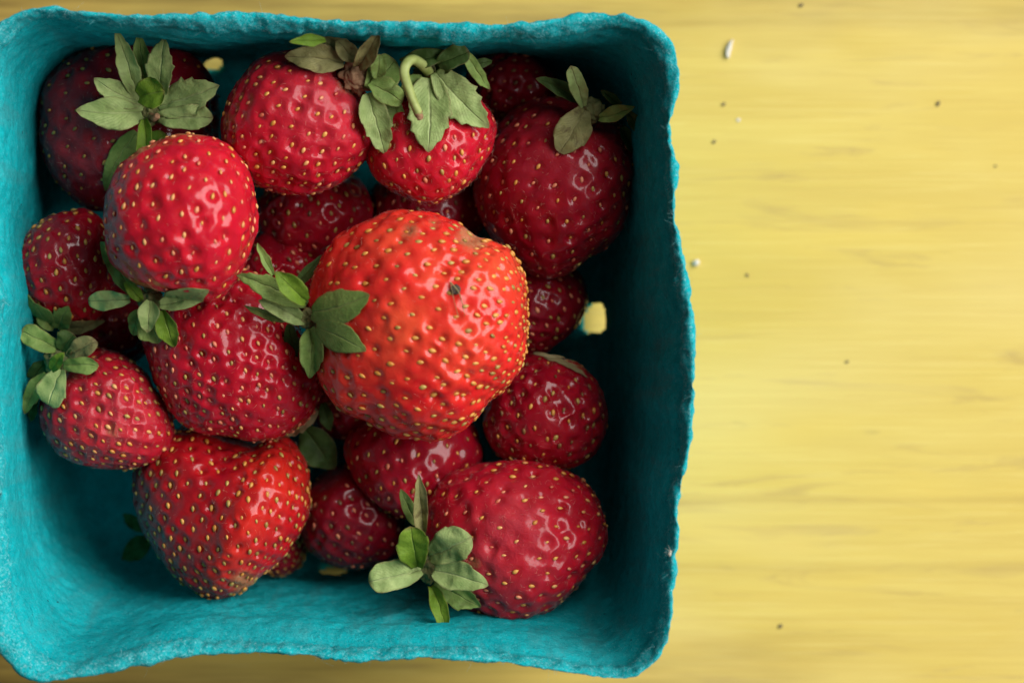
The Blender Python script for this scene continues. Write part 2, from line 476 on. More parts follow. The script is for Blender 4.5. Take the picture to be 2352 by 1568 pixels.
def build_basket():
    NP = 1040
    th0 = np.linspace(-np.pi, np.pi, 4001)[:-1]
    po, pi_ = polar(OUTER, BC), polar(INNER, BC)
    r0 = polar_eval(po, th0)
    xy = np.stack([r0 * np.cos(th0), r0 * np.sin(th0)], 1)
    seg = np.linalg.norm(np.roll(xy, -1, 0) - xy, axis=1)
    cum = np.concatenate([[0], np.cumsum(seg)])
    th = np.interp(np.linspace(0, cum[-1], NP + 1)[:-1], cum, np.concatenate([th0, [np.pi]]))

    def ring(ar_r, z):
        px = BC[0] + ar_r * np.cos(th)
        py = BC[1] + ar_r * np.sin(th)
        s = (CAM_Z - z) * (0.17 / 0.45) / 2352.0
        return np.stack([(px - 1176) * s, -(py - 784) * s, np.full(NP, z) if np.isscalar(z) else z], 1)
    ro, ri = polar_eval(po, th), polar_eval(pi_, th)
    rs0 = ri.copy()
    cj = np.stack([np.cos(th), np.sin(th), np.zeros(NP)], 1)
    ri = ri + 5.0 * fbm(cj, 22, 71, 3) + 2.0 * vnoise(cj, 110, 73)
    ro = ro + 1.6 * fbm(cj, 70, 75, 3)
    ro = np.maximum(ro, ri + 12)
    ct = np.stack([np.cos(th), np.sin(th), np.zeros(NP)], 1)
    zo = RIM_Z + 0.0010 * fbm(ct * 0.5, 7, 3) + 0.0006
    zi = RIM_Z - 0.0020 + 0.0010 * fbm(ct * 0.5, 6, 9)
    Ro, Ri = ring(ro, zo), ring(ri, zi)
    Rs = ring(rs0, zi)

    # floor outline: a rounded rectangle in the real floor plane
    ZF = 0.0032
    c0, c1 = wpt(128, 146, ZF), wpt(1380, 1306, ZF)
    x0, x1, y0, y1 = c0.x, c1.x, c1.y, c0.y
    fc = np.array([(x0 + x1) / 2, (y0 + y1) / 2])
    hx, hy = (x1 - x0) / 2, (y1 - y0) / 2
    d = Rs[:, :2] - fc
    dn = d / np.linalg.norm(d, axis=1)[:, None]
    e = 7.0
    rr = 1 / ((np.abs(dn[:, 0]) / hx) ** e + (np.abs(dn[:, 1]) / hy) ** e) ** (1 / e)
    Fe = np.concatenate([fc + dn * rr[:, None], np.full((NP, 1), ZF)], 1)

    out = np.concatenate([dn, np.zeros((NP, 1))], 1)
    rows, rimw = [], []          # rows run: floor centre -> fillet -> wall -> rim -> outer wall -> underside centre

    # inner sheet
    B = Rs + (Fe - Rs) * 0.86
    D = np.concatenate([fc + dn * (rr - 0.0065)[:, None], np.full((NP, 1), ZF)], 1)
    inner = []
    NF = 64
    for k in range(NF):
        f = 0.02 + 0.98 * k / NF
        inner.append(np.concatenate([fc + (D[:, :2] - fc) * f, np.full((NP, 1), ZF)], 1))
    for k in range(18):
        t = k / 18
        inner.append((1 - t) ** 2 * D + 2 * t * (1 - t) * Fe + t * t * B)
    NW = 60
    ang = np.arctan2(-dn[:, 1], dn[:, 0])         # picture angle: 0 right, 90 deg down
    for k in range(NW):
        t = k / NW
        P = B + (Rs + (Ri - Rs) * max(0.0, (t - 0.86) / 0.14) - B) * t
        # moulded folds: a soft roll below the lip, strongest on the near (lower) side, and upright creases
        low = np.exp(-((np.abs(ang) - np.pi / 2) / 0.55) ** 2) * (ang > 0)
        roll = 0.0014 * np.exp(-((t - 0.80) / 0.10) ** 2) * (0.25 + low) - 0.0011 * np.exp(-((t - 0.945) / 0.03) ** 2) * (0.8 + 0.4 * low)
        env = math.sin(math.pi * min(1, t * 1.02)) ** 0.7 if t > 0 else 0
        Q = P * np.array([1, 1, 0.25])
        fold = 0.0013 * fbm(Q, 55, 21, 2) + 0.00025 * fbm(P, 240, 22, 2)
        P = P + out * (-roll + fold * env)[:, None]
        inner.append(P)
    nI = len(inner)
    rows += inner
    rimw += [0.0] * (nI - 3) + [0.15, 0.5, 0.9]
    NR = 12
    for k in range(NR + 1):
        t = k / NR
        P = Ri + (Ro - Ri) * t
        P = P + np.array([0, 0, 1.0]) * (0.0013 * math.sin(math.pi * t) ** 0.7)
        rows.append(P)
        rimw.append(1.0)
    # outer sheet: pairs row by row with the inner one
    wid = np.linalg.norm(Ro[:, :2] - Ri[:, :2], axis=1) - 0.0006
    for k in range(nI - 1, -1, -1):
        P = inner[k].copy()
        if k >= NF + 18:
            t = (k - NF - 18) / NW
            g = max(0.0, (t - 0.55) / 0.45) ** 2
            P = P + out * (0.0022 + (wid - 0.0022) * g)[:, None] - np.array([0, 0, 0.0012 * g])
        elif k >= NF:
            a_ = (k - NF) / 18 * math.pi / 2
            P = P + out * 0.0022 * math.sin(a_) - np.array([0, 0, 0.0022 * math.cos(a_)])
        else:
            P[:, 2] = 0.0010
        rows.append(P)
        rimw.append(max(0, 0.7 - (nI - 1 - k) * 0.06))
    V = np.stack(rows)            # (rows, NP, 3)
    nR = V.shape[0]
    rimw = np.array(rimw)
    flat = V.reshape(-1, 3)
    # pulp roughness as real relief
    cen = np.array([fc[0], fc[1], 0.03])
    nrm = np.zeros_like(V)
    du = np.roll(V, -1, 1) - np.roll(V, 1, 1)
    dv = np.gradient(V, axis=0)
    nrm = np.cross(du, dv)
    ln = np.linalg.norm(nrm, axis=2, keepdims=True)
    nrm = nrm / np.maximum(ln, 1e-12)
    rel = 0.00016 * fbm(V, 700, 41, 2) + 0.00016 * fbm(V, 260, 45, 2)
    rel = rel + rimw[:, None] * (0.00026 * fbm(V, 480, 51, 3) + 0.00022 * fbm(V, 150, 55, 2))
    V = V + nrm * rel[..., None]
    px, py = to_px(V)
    # holes are cut through both sheets of the floor
    gone = np.zeros((nR - 1, NP), bool)
    NC = NF + 18 + 14
    cell_px = (px[:-1] + px[1:]) / 2
    cell_py = (py[:-1] + py[1:]) / 2
    cell = (V[:-1] + V[1:]) / 2
    wob = 0.45 * fbm(cell * np.array([1, 1, 0]), 330, 61, 2)
    for hx_, hy_, a, b in HOLES:
        q = (np.abs((cell_px - hx_) / a) ** 2.6 + np.abs((cell_py - hy_) / b) ** 2.6) ** (1 / 2.6)
        gone[:NC] |= (q + wob < 1)[:NC]
    # mirror holes onto the underside rows
    for k in range(NC):
        gone[nR - 2 - k] = gone[k]
    idx = np.arange(nR * NP).reshape(nR, NP)
    faces = []
    for r in range(nR - 1):
        a = idx[r]
        b = idx[r + 1]
        a2, b2 = np.roll(a, -1), np.roll(b, -1)
        q = np.stack([a, a2, b2, b], 1)
        faces.append(q[~gone[r]])
    F = np.concatenate(faces).tolist()
    # close the cut edges between the two sheets
    def mirror(r):
        return nR - 1 - r
    for r in range(1, NC):
        for i in np.nonzero(gone[r])[0]:
            j = (i + 1) % NP
            ul = [(r - 1, i, (r, i), (r, j)), (r + 1, i, (r + 1, j), (r + 1, i)),
                  (r, (i - 1) % NP, (r + 1, i), (r, i)), (r, j, (r, j), (r + 1, j))]
            for rr_, ii, p, q in ul:
                if not gone[rr_][ii]:
                    F.append([idx[p], idx[q], idx[mirror(q[0]), q[1]], idx[mirror(p[0]), p[1]]])
    F.append(list(idx[0][::-1]))
    F.append(list(idx[-1]))
    me = mesh_from("shell", V.reshape(-1, 3), F)
    at = me.attributes.new("rim", "FLOAT", "POINT")
    at.data.foreach_set("value", np.repeat(rimw, NP).astype(np.float32))
    root = obj("berry_basket", None)
    root.location = (fc[0], fc[1], 0)
    tag(root, "teal moulded pulp berry basket with ragged wavy rim", "basket")
    shell = obj("shell", me, root, M_PULP)
    shell.location = (-fc[0], -fc[1], 0)
    # loose fibres standing off the lip
    FV, FF = [], []
    rs = np.random.default_rng(5)
    r_first = nI - 4
    for n in range(900):
        r = int(rs.integers(r_first, nI + NR + 3))
        i = int(rs.integers(0, NP))
        p = V[r, i]
        nn = nrm[r, i] * (1 if nrm[nI + 6, i][2] > 0 else -1)
        tang = out[i] * rs.normal(0, 0.8) + np.cross(out[i], [0, 0, 1]) * rs.normal(0, 1.0) + np.array([0, 0, rs.normal(0.1, 0.3)])
        tang /= np.linalg.norm(tang)
        L = rs.uniform(0.0004, 0.0012) * (2.0 if rs.random() < 0.06 else 1)
        w = rs.uniform(0.000012, 0.000024)
        up = rs.uniform(0.1, 0.5)
        curl = rs.normal(0, 1.0, 3)
        side = np.cross(tang, nn)
        side /= max(np.linalg.norm(side), 1e-9)
        base = len(FV)
        for k in range(5):
            s = k / 4
            c = p + nn * (0.00005 + L * up * (s - 0.6 * s * s)) + tang * L * s + curl * L * 0.4 * s * s
            ww = w * (1 - 0.6 * s)
            FV += [c + side * ww, c - side * ww, c + nn * ww * 1.5]
        for k in range(4):
            a = base + 3 * k
            for u, v in ((0, 1), (1, 2), (2, 0)):
                FF.append([a + u, a + v, a + 3 + v, a + 3 + u])
    fo = obj("fibres", mesh_from("fibres", FV, FF), root, M_FIBRE)
    fo.location = shell.location
    fo["kind"] = "stuff"
    return root, V


BASKET, BASKET_V = build_basket()

# ------------------------------------------------------------------ seeds
def seed_mesh(name, mat):
    V, F = [], []
    n, prof = 8, [(-0.62, 0.34), (-0.15, 0.5), (0.35, 0.36)]
    V.append((-1.0 * 0.85, 0, 0))
    for x, r in prof:
        for k in range(n):
            a = 2 * math.pi * k / n
            V.append((x, r * math.cos(a) * 1.12, r * math.sin(a) * 0.85))
    V.append((0.85, 0, 0.0))
    for k in range(n):
        F.append((0, 1 + (k + 1) % n, 1 + k))
        for j in range(len(prof) - 1):
            F.append((1 + j * n + k, 1 + j * n + (k + 1) % n, 1 + (j + 1) * n + (k + 1) % n, 1 + (j + 1) * n + k))
        F.append((1 + (len(prof) - 1) * n + k, 1 + (len(prof) - 1) * n + (k + 1) % n, len(V) - 1))
    me = mesh_from(name, V, F)
    me.materials.append(mat)
    return me


SEEDS = {k: seed_mesh("seed_" + k, m) for k, m in SEEDMAT.items()}
_bm = {}
for lv in (5, 6, 7):
    b = bmesh.new()
    bmesh.ops.create_icosphere(b, subdivisions=lv, radius=1)
    b.verts.ensure_lookup_table()
    _bm[lv] = (np.array([v.co[:] for v in b.verts]), [[v.index for v in f.verts] for f in b.faces])
    b.free()
ICO = _bm


class Berry:
    pass


def strawberry(label, centre, outline, z, H, stem, elev, palette, n_seeds=230, level=7, depth=0.5, seed_mix=("gold",),
               apex=(0, 0), full=0.94, bumps=(), seed_len=1.25, rs_mm=1.25, ripe=None, matte=None, scar=None, lump=0.5, single_seeds=True,
               hair=260, sd=0, tip_dense=0.25):
    """one strawberry: body from its plan outline and height, dimples, seeds on a spiral round the stem axis"""
    bq = Berry()
    z *= MM
    H *= MM
    C = np.array(wpt(centre[0], centre[1], z))
    sc = (CAM_Z - z) * (0.17 / 0.45) / 2352.0
    ar = polar([(x, -y) for x, y in outline], (centre[0], -centre[1]))
    ap = np.array([apex[0] * sc, -apex[1] * sc])
    sa = math.atan2(-(stem[1] - centre[1]), stem[0] - centre[0])
    el = math.radians(elev)
    ax = np.array([math.cos(sa) * math.cos(el), math.sin(sa) * math.cos(el), math.sin(el)])

    def surf(D):
        thv = np.arctan2(D[:, 1], D[:, 0])
        ce = np.sqrt(D[:, 0] ** 2 + D[:, 1] ** 2)
        R = polar_eval(ar, thv) * sc
        # smooth the plan outline a little toward the crown so no spokes converge there
        Rm = R.mean()
        k = np.clip(ce, 0, 1) ** 1.5
        Rk = Rm + (R - Rm) * k
        P = np.empty_like(D)
        cf = ce ** full
        P[:, 0] = D[:, 0] / np.maximum(ce, 1e-9) * cf * Rk
        P[:, 1] = D[:, 1] / np.maximum(ce, 1e-9) * cf * Rk
        P[:, 2] = np.sign(D[:, 2]) * np.abs(D[:, 2]) ** full * H
        w = np.clip(D[:, 2], 0, 1) ** 1.5
        P[:, :2] += w[:, None] * ap
        # broad lumps
        lm = 1.35 * lump * MM * fbm(P + C, 85, 100 + sd, 2)
        P = P + D * (lm * (0.35 + 0.65 * np.abs(D[:, 2])))[:, None]
        for (bx, by, rad, amt) in bumps:
            q = np.exp(-(((P[:, 0] - (bx - centre[0]) * sc) ** 2 + (P[:, 1] + (by - centre[1]) * sc) ** 2) / (rad * sc) ** 2))
            P[:, 2] += np.where(D[:, 2] > -0.2, q * amt * MM, 0)
        return P

    # seed sites: Fibonacci spiral about the stem axis
    k = np.arange(n_seeds) + 0.5
    rs_ = np.random.default_rng(1000 + sd)
    u = k / n_seeds                                  # 0 stem .. 1 tip
    cosp = 1 - 2 * (u + tip_dense * 0.5 * u * (1 - u))   # slightly denser toward the tip
    cosp = np.clip(cosp, -1, 1)
    phi = k * math.pi * (3 - math.sqrt(5))
    sinp = np.sqrt(1 - cosp ** 2)
    ux = np.cross(ax, [0.3, 0.2, 0.9]); ux /= np.linalg.norm(ux)
    uy = np.cross(ax, ux)
    Dk = (np.cos(phi) * sinp)[:, None] * ux + (np.sin(phi) * sinp)[:, None] * uy + cosp[:, None] * ax
    Dk += rs_.normal(0, 0.42 / math.sqrt(n_seeds), Dk.shape)
    Dk /= np.linalg.norm(Dk, axis=1)[:, None]
    keep = (Dk @ ax) < 0.90
    Dk = Dk[keep]
    Sk = surf(Dk)

    D, faces = ICO[level]
    P = surf(D)
    # local frame normals of the smooth body
    T = np.array(faces)
    fn = np.cross(P[T[:, 1]] - P[T[:, 0]], P[T[:, 2]] - P[T[:, 0]])
    N = np.zeros_like(P)
    for c in range(3):
        np.add.at(N, T[:, c], fn)
    N /= np.maximum(np.linalg.norm(N, axis=1), 1e-15)[:, None]
    # nearest seed: distance and which one
    best = np.full(len(P), 1e9)
    near = np.zeros(len(P), int)
    for a in range(0, len(P), 8000):
        q = P[a:a + 8000]
        d2 = (q * q).sum(1)[:, None] + (Sk * Sk).sum(1)[None] - 2 * q @ Sk.T
        near[a:a + 8000] = d2.argmin(1)
        best[a:a + 8000] = np.sqrt(np.maximum(d2.min(1), 0))
    tipness = np.clip((-(Dk @ ax) - 0.45) / 0.5, 0, 1)
    sdep = np.clip(rs_.normal(0.85, 0.38, len(Sk)), 0.12, 1.6) * (1 - 0.65 * tipness)
    srad = rs_mm * 0.74 * MM * np.clip(rs_.normal(1, 0.14, len(Sk)), 0.7, 1.35)
    xx = best / srad[near]
    dm = 1 / (1 + xx ** 4)
    dm = 0.82 * dm + 0.18 * np.exp(-(best / (rs_mm * 1.5 * MM)) ** 2)
    dep = 1.15 * depth * MM * sdep[near]
    wrink = 0.10 * MM * fbm(P + C, 420, 300 + sd, 3)
    sag = D @ ax                                      # slight hollow at the stem end
    hollow = 1.2 * MM * np.exp(-((1 - sag) / 0.06))
    P2 = P + N * (-dep * dm + 0.26 * MM * fbm(P + C, 300, 77 + sd, 2) + wrink - hollow)[:, None]

    # object
    zmin = (P2[:, 2] + C[2]).min()
    base = Vector((C[0], C[1], zmin))
    root = obj("strawberry", None)
    root.location = base
    tag(root, label, "strawberry", "strawberries heaped in the teal basket")
    loc = P2 + (C - np.array(base))
    me = bpy.data.meshes.new("flesh")
    me.vertices.add(len(loc)); me.vertices.foreach_set("co", loc.ravel().astype(np.float32))
    me.loops.add(T.size); me.loops.foreach_set("vertex_index", T.ravel().astype(np.int32))
    me.polygons.add(len(T)); me.polygons.foreach_set("loop_start", np.arange(0, T.size, 3, dtype=np.int32))
    me.update(calc_edges=True)
    me.polygons.foreach_set("use_smooth", np.ones(len(T), bool))
    at = me.attributes.new("dimple", "FLOAT", "POINT")
    at.data.foreach_set("value", np.clip(dm, 0, 1).astype(np.float32))
    for nm, spots in (("ripe", ripe), ("matte", matte), ("scar", scar)):
        rp = np.zeros(len(P))
        for (rx, ry, rad, amt) in spots or ():
            q = np.exp(-(((P[:, 0] / sc + centre[0] - rx) ** 2 + (-P[:, 1] / sc + centre[1] - ry) ** 2) / rad ** 2))
            rp = np.maximum(rp, q * amt * (D[:, 2] > -0.4))
        if nm == "ripe":
            rp = rp + 0.18 * vnoise(P + C, 180, 5 + sd) + 0.45 * np.exp(-((1 - sag) / 0.12))
        at = me.attributes.new(nm, "FLOAT", "POINT")
        at.data.foreach_set("value", np.clip(rp, 0, 1).astype(np.float32))
    obj("flesh", me, root, FLESH[palette])

    # seeds
    eps = 0.02
    t1 = np.cross(Dk, [0.1, 0.3, 0.9]); t1 /= np.linalg.norm(t1, axis=1)[:, None]
    t2 = np.cross(Dk, t1)
    A = surf(Dk + eps * t1) - surf(Dk - eps * t1)
    B = surf(Dk + eps * t2) - surf(Dk - eps * t2)
    Ns = np.cross(A, B)
    Ns /= np.linalg.norm(Ns, axis=1)[:, None]
    Ns *= np.sign((Ns * Dk).sum(1))[:, None]
    dvs = sdep
    order = np.argsort(-Ns[:, 2])
    VV, FF = [], []
    n_single = 0
    kinds = list(seed_mix)
    for n in order:
        nrm = Ns[n]
        L = -ax + nrm * (ax @ nrm)
        if np.linalg.norm(L) < 1e-3:
            continue
        L /= np.linalg.norm(L)
        L = L + np.cross(nrm, L) * rs_.normal(0, 0.22)
        L /= np.linalg.norm(L)
        side = np.cross(nrm, L)
        p = Sk[n] + nrm * MM * (-1.15 * depth * dvs[n] + 0.04 + 0.16 * rs_.random() + 0.10 * tipness[n]) + C - np.array(base)
        s = seed_len * 0.55 * MM * rs_.uniform(0.66, 1.18)
        wd = s * rs_.uniform(0.78, 0.98)
        M = Matrix(((L[0] * s, side[0] * wd, nrm[0] * wd, p[0]), (L[1] * s, side[1] * wd, nrm[1] * wd, p[1]),
                    (L[2] * s, side[2] * wd, nrm[2] * wd, p[2]), (0, 0, 0, 1)))
        kd = kinds[int(rs_.integers(0, len(kinds)))]
        if single_seeds and nrm[2] > -0.12 and n_single < 300:
            o = bpy.data.objects.new("seed", SEEDS[kd])
            COL.objects.link(o)
            o.parent = root
            o.matrix_local = M
            n_single += 1
        else:
            b0 = len(VV)
            me_s = SEEDS[kd]
            VV += [tuple(M @ v.co) for v in me_s.vertices]
            FF += [[b0 + i for i in f.vertices] for f in me_s.polygons]
    if VV:
        o = obj("seeds", mesh_from("seeds", VV, FF), root, SEEDMAT[kinds[0]])
        o["kind"] = "stuff"
    # short fine hairs on the skin
    if hair:
        HV, HF = [], []
        pick = rs_.integers(0, len(loc), hair * 3)
        for i in pick:
            if N[i][2] < -0.3:
                continue
            p, nn = loc[i], N[i]
            tg = rs_.normal(0, 1, 3); tg -= nn * (tg @ nn); tg /= np.linalg.norm(tg)
            Lh = rs_.uniform(0.5, 1.3) * MM
            w = rs_.uniform(0.009, 0.017) * MM
            sd_ = np.cross(nn, tg)
            b0 = len(HV)
            cv = rs_.normal(0, 0.5)
            for k2 in range(4):
                s = k2 / 3
                c = p + nn * Lh * 0.55 * (s - 0.35 * s * s) + tg * Lh * 0.8 * s + sd_ * Lh * cv * s * s * 0.5
                ww = w * (1 - 0.8 * s)
                HV += [c + sd_ * ww, c - sd_ * ww, c + (nn - tg) * ww]
            for k2 in range(3):
                a = b0 + 3 * k2
                for u_, v_ in ((0, 1), (1, 2), (2, 0)):
                    HF.append([a + u_, a + v_, a + 3 + v_, a + 3 + u_])
        if HV:
            o = obj("hairs", mesh_from("hairs", HV, HF), root, M_HAIR)
            o["kind"] = "stuff"
    bq.root = root
    bq.base = base
    bq.bvh = BVHTree.FromPolygons([Vector(v) for v in (loc + np.array(base))], faces) if level <= 5 else \
        BVHTree.FromPolygons([Vector(v) for v in (surf(ICO[5][0]) + C)], ICO[5][1])
    bq.top = float((P2[:, 2] + C[2]).max())
    return bq


def surf_z(b, x, y):
    h = b.bvh.ray_cast(Vector((x, y, 0.3)), Vector((0, 0, -1)))
    return None if h[0] is None else h[0].z


_leaf_n = [0]


def sepal(b, base, tip, w, z0, z1, kind="mid", bend=0.0, cup=0.10, rise=1.5, teeth=0, blunt=0.0, hug=True, tw=0.0):
    """one calyx leaf from its foot to its tip (plan positions, heights in mm)"""
    _leaf_n[0] += 1
    rl = np.random.default_rng(500 + _leaf_n[0])
    A = np.array(wpt(base[0], base[1], z0 * MM))
    B = np.array(wpt(tip[0], tip[1], z1 * MM))
    Wd = w * 0.0715 * MM
    d = B - A
    L = np.linalg.norm(d)
    pl = np.array([-d[1], d[0], 0]); pl /= max(np.linalg.norm(pl), 1e-9)
    mid = (A + B) / 2 + pl * bend * L + np.array([0, 0, rise * MM])
    NU, NV = 40, 15
    us = np.linspace(0, 1, NU)
    vs = np.linspace(-1, 1, NV)
    top = np.zeros((NU, NV, 3))
    ph, ph2 = rl.uniform(0, 6.28, 2)
    curl = rl.uniform(0.02, 0.16)
    asym = rl.uniform(-0.12, 0.12)
    tn = teeth if teeth else rl.integers(0, 2)
    for i, u in enumerate(us):
        c = (1 - u) ** 2 * A + 2 * u * (1 - u) * mid + u * u * B
        t = 2 * (1 - u) * (mid - A) + 2 * u * (B - mid)
        t /= np.linalg.norm(t)
        sd = np.cross([0, 0, 1.0], t); sd /= max(np.linalg.norm(sd), 1e-9)
        up = np.cross(t, sd)
        a = tw * (0.3 + 0.7 * u) + 0.20 * math.sin(ph + 3 * u)
        s2 = sd * math.cos(a) + up * math.sin(a)
        u2 = np.cross(t, s2)
        um = 0.40 + 0.18 * blunt
        if u < um:
            wu = 0.34 + 0.66 * math.sin(0.5 * math.pi * u / um) ** 0.9
        else:
            q = (u - um) / (1 - um)
            wu = (1 - q ** (1.75 + 1.6 * blunt)) ** (0.85 - 0.30 * blunt)
        wu *= 1 + 0.05 * math.sin(ph2 + 9 * u)
        for j, v in enumerate(vs):
            ww = wu * (1 + asym * np.sign(v) * 0.6)
            ex = 0.0
            if tn and u > 0.42:
                av = abs(v)
                sh = ((u - 0.42) / 0.58 * (tn + 0.6) + (0.35 if v > 0 else 0.0)) % 1.0
                tooth = (sh ** 1.6 - 0.25) * max(0, (av - 0.45) / 0.55)
                ww *= 1 + 0.26 * tooth * (1.0 if teeth else 0.45)
            wav = 0.10 * math.sin(ph + 6 * u + 1.6 * v) * abs(v) + 0.05 * math.sin(ph2 + 13 * u) * v
            zc = cup * v * v + wav - 0.07 * math.exp(-(v / 0.16) ** 2) * (1 - u) + curl * (u ** 3) * (1 - 0.5 * v * v)
            top[i, j] = c + s2 * (v * ww * Wd / 2) + u2 * zc * Wd * min(1, wu * 1.3) + t * ex
    top += 0.00014 * np.stack([vnoise(top, 900, 3), vnoise(top, 900, 4), vnoise(top, 700, 5) * 2], -1)
    if hug and b is not None:
        for i in range(NU):
            for j in range(NV):
                h = surf_z(b, top[i, j, 0], top[i, j, 1])
                if h is not None and top[i, j, 2] < h + 0.00055:
                    top[i, j, 2] = h + 0.00055
    th = 0.00015
    dx = np.gradient(top, axis=0); dy = np.gradient(top, axis=1)
    nn = np.cross(dx, dy); nn /= np.maximum(np.linalg.norm(nn, axis=2, keepdims=True), 1e-12)
    if nn[..., 2].mean() < 0: nn = -nn
    ed = (1 - np.abs(vs) ** 6)[None, :, None] * (1 - us ** 10)[:, None, None]
    bot = top - nn * th * (0.25 + 0.75 * ed)
    base_w = np.array(b.base)
    V = np.concatenate([top.reshape(-1, 3), bot.reshape(-1, 3)]) - base_w
    n = NU * NV
    I = np.arange(n).reshape(NU, NV)
    F = []
    for i in range(NU - 1):
        for j in range(NV - 1):
            q = [I[i, j], I[i + 1, j], I[i + 1, j + 1], I[i, j + 1]]
            F.append(q)
            F.append([x + n for x in q[::-1]])
    rim = [I[i, 0] for i in range(NU)] + [I[NU - 1, j] for j in range(1, NV)] + \
          [I[i, NV - 1] for i in range(NU - 2, -1, -1)] + [I[0, j] for j in range(NV - 2, 0, -1)]
    for k in range(len(rim)):
        a, c = rim[k], rim[(k + 1) % len(rim)]
        F.append([a, a + n, c + n, c])
    me = mesh_from("sepal", V, F)
    uvl = me.uv_layers.new(name="UVMap")
    uu = np.repeat(us, NV); vv = np.tile(vs * 0.5 + 0.5, NU)
    uv2 = np.stack([np.tile(uu, 2), np.tile(vv, 2)], 1)
    li = np.empty(len(me.loops), np.int32)
    me.loops.foreach_get("vertex_index", li)
    uvl.data.foreach_set("uv", uv2[li].ravel().astype(np.float32))
    return obj("sepal", me, b.root, LEAF[kind])


def calyx_core(b, p, z, r_px, mat=None, h=1.6):
    """small knobbly hub that the sepals grow from"""
    C = np.array(wpt(p[0], p[1], z * MM))
    r = r_px * 0.0715 * MM
    D, F = ICO[5]
    n = vnoise(D, 3.0, int(p[0])) * 0.25 + vnoise(D, 7.0, int(p[1])) * 0.12
    P = D * (1 + n)[:, None] * np.array([r, r, h * MM]) + C - np.array(b.base)
    return obj("calyx", mesh_from("calyx", P, F), b.root, mat or M_CALYX)


def stalk(b, pts, r0, r1, mat=None, name="stem"):
    """bent round stalk through plan points with heights (mm)"""
    P = [np.array(wpt(x, y, z * MM)) for x, y, z in pts]
    n = 28
    Q = []
    for i in range(n):
        s = i / (n - 1) * (len(P) - 1)
        k = min(int(s), len(P) - 2)
        f = s - k
        p0, p1, p2, p3 = P[max(k - 1, 0)], P[k], P[k + 1], P[min(k + 2, len(P) - 1)]
        Q.append(0.5 * (2 * p1 + (p2 - p0) * f + (2 * p0 - 5 * p1 + 4 * p2 - p3) * f * f + (3 * p1 - p0 - 3 * p2 + p3) * f ** 3))
    V, F = [], []
    m = 12
    prev = np.array([0, 0, 1.0])
    for i, q in enumerate(Q):
        t = Q[min(i + 1, n - 1)] - Q[max(i - 1, 0)]
        t /= np.linalg.norm(t)
        s = np.cross(prev, t)
        if np.linalg.norm(s) < 1e-3: s = np.cross([1, 0.2, 0], t)
        s /= np.linalg.norm(s)
        u = np.cross(t, s)
        r = (r0 + (r1 - r0) * i / (n - 1)) * MM
        for k in range(m):
            a = 2 * math.pi * k / m
            V.append(q + (s * math.cos(a) + u * math.sin(a)) * r * (1 + 0.06 * math.sin(3 * a + i * .4)) - np.array(b.base))
    for i in range(n - 1):
        for k in range(m):
            F.append([i * m + k, i * m + (k + 1) % m, (i + 1) * m + (k + 1) % m, (i + 1) * m + k])
    F.append(list(range(m))[::-1])
    F.append([(n - 1) * m + k for k in range(m)])
    return obj(name, mesh_from(name, V, F), b.root, mat or M_STEM)

# ------------------------------------------------------------------ the strawberries
def circle(cx, cy, rx, ry, n=10, ph=0.3):
    return [(cx + rx * math.cos(ph + 2 * math.pi * k / n), cy + ry * math.sin(ph + 2 * math.pi * k / n)) for k in range(n)]


# --- lower layer, seen only through the gaps
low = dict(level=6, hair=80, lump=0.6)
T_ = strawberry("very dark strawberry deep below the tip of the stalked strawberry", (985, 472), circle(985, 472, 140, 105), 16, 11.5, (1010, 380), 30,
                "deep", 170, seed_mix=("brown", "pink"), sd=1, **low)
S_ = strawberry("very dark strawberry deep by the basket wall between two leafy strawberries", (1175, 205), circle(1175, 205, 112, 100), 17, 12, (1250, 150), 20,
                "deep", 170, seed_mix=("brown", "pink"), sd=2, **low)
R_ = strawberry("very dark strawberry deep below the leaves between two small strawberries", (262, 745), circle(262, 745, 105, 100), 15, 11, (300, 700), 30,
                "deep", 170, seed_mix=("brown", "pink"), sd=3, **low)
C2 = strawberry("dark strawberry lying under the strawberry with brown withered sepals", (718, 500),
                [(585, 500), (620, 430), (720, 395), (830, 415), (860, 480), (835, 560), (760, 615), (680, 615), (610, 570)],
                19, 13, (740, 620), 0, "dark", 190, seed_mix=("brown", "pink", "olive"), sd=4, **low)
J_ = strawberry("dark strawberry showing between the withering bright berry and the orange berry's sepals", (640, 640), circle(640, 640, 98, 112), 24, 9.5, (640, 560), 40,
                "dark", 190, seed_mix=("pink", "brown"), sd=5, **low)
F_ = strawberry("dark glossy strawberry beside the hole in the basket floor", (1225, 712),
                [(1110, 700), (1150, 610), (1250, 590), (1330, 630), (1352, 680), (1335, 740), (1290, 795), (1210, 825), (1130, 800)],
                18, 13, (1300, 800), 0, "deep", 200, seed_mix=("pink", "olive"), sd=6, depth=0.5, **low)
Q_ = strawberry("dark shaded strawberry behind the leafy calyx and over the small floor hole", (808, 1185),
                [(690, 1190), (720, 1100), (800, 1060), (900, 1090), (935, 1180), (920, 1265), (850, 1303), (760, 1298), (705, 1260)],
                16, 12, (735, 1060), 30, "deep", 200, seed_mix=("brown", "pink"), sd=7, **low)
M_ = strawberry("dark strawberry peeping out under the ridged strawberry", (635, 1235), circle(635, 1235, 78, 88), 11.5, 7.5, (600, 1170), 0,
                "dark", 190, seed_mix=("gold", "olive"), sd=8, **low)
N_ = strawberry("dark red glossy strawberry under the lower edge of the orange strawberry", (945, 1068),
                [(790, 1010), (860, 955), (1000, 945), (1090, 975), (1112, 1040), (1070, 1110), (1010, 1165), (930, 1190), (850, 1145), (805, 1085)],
                23, 12, (960, 960), 20, "dark", 190, seed_mix=("pink", "olive", "gold"), sd=9, depth=0.4, **low)

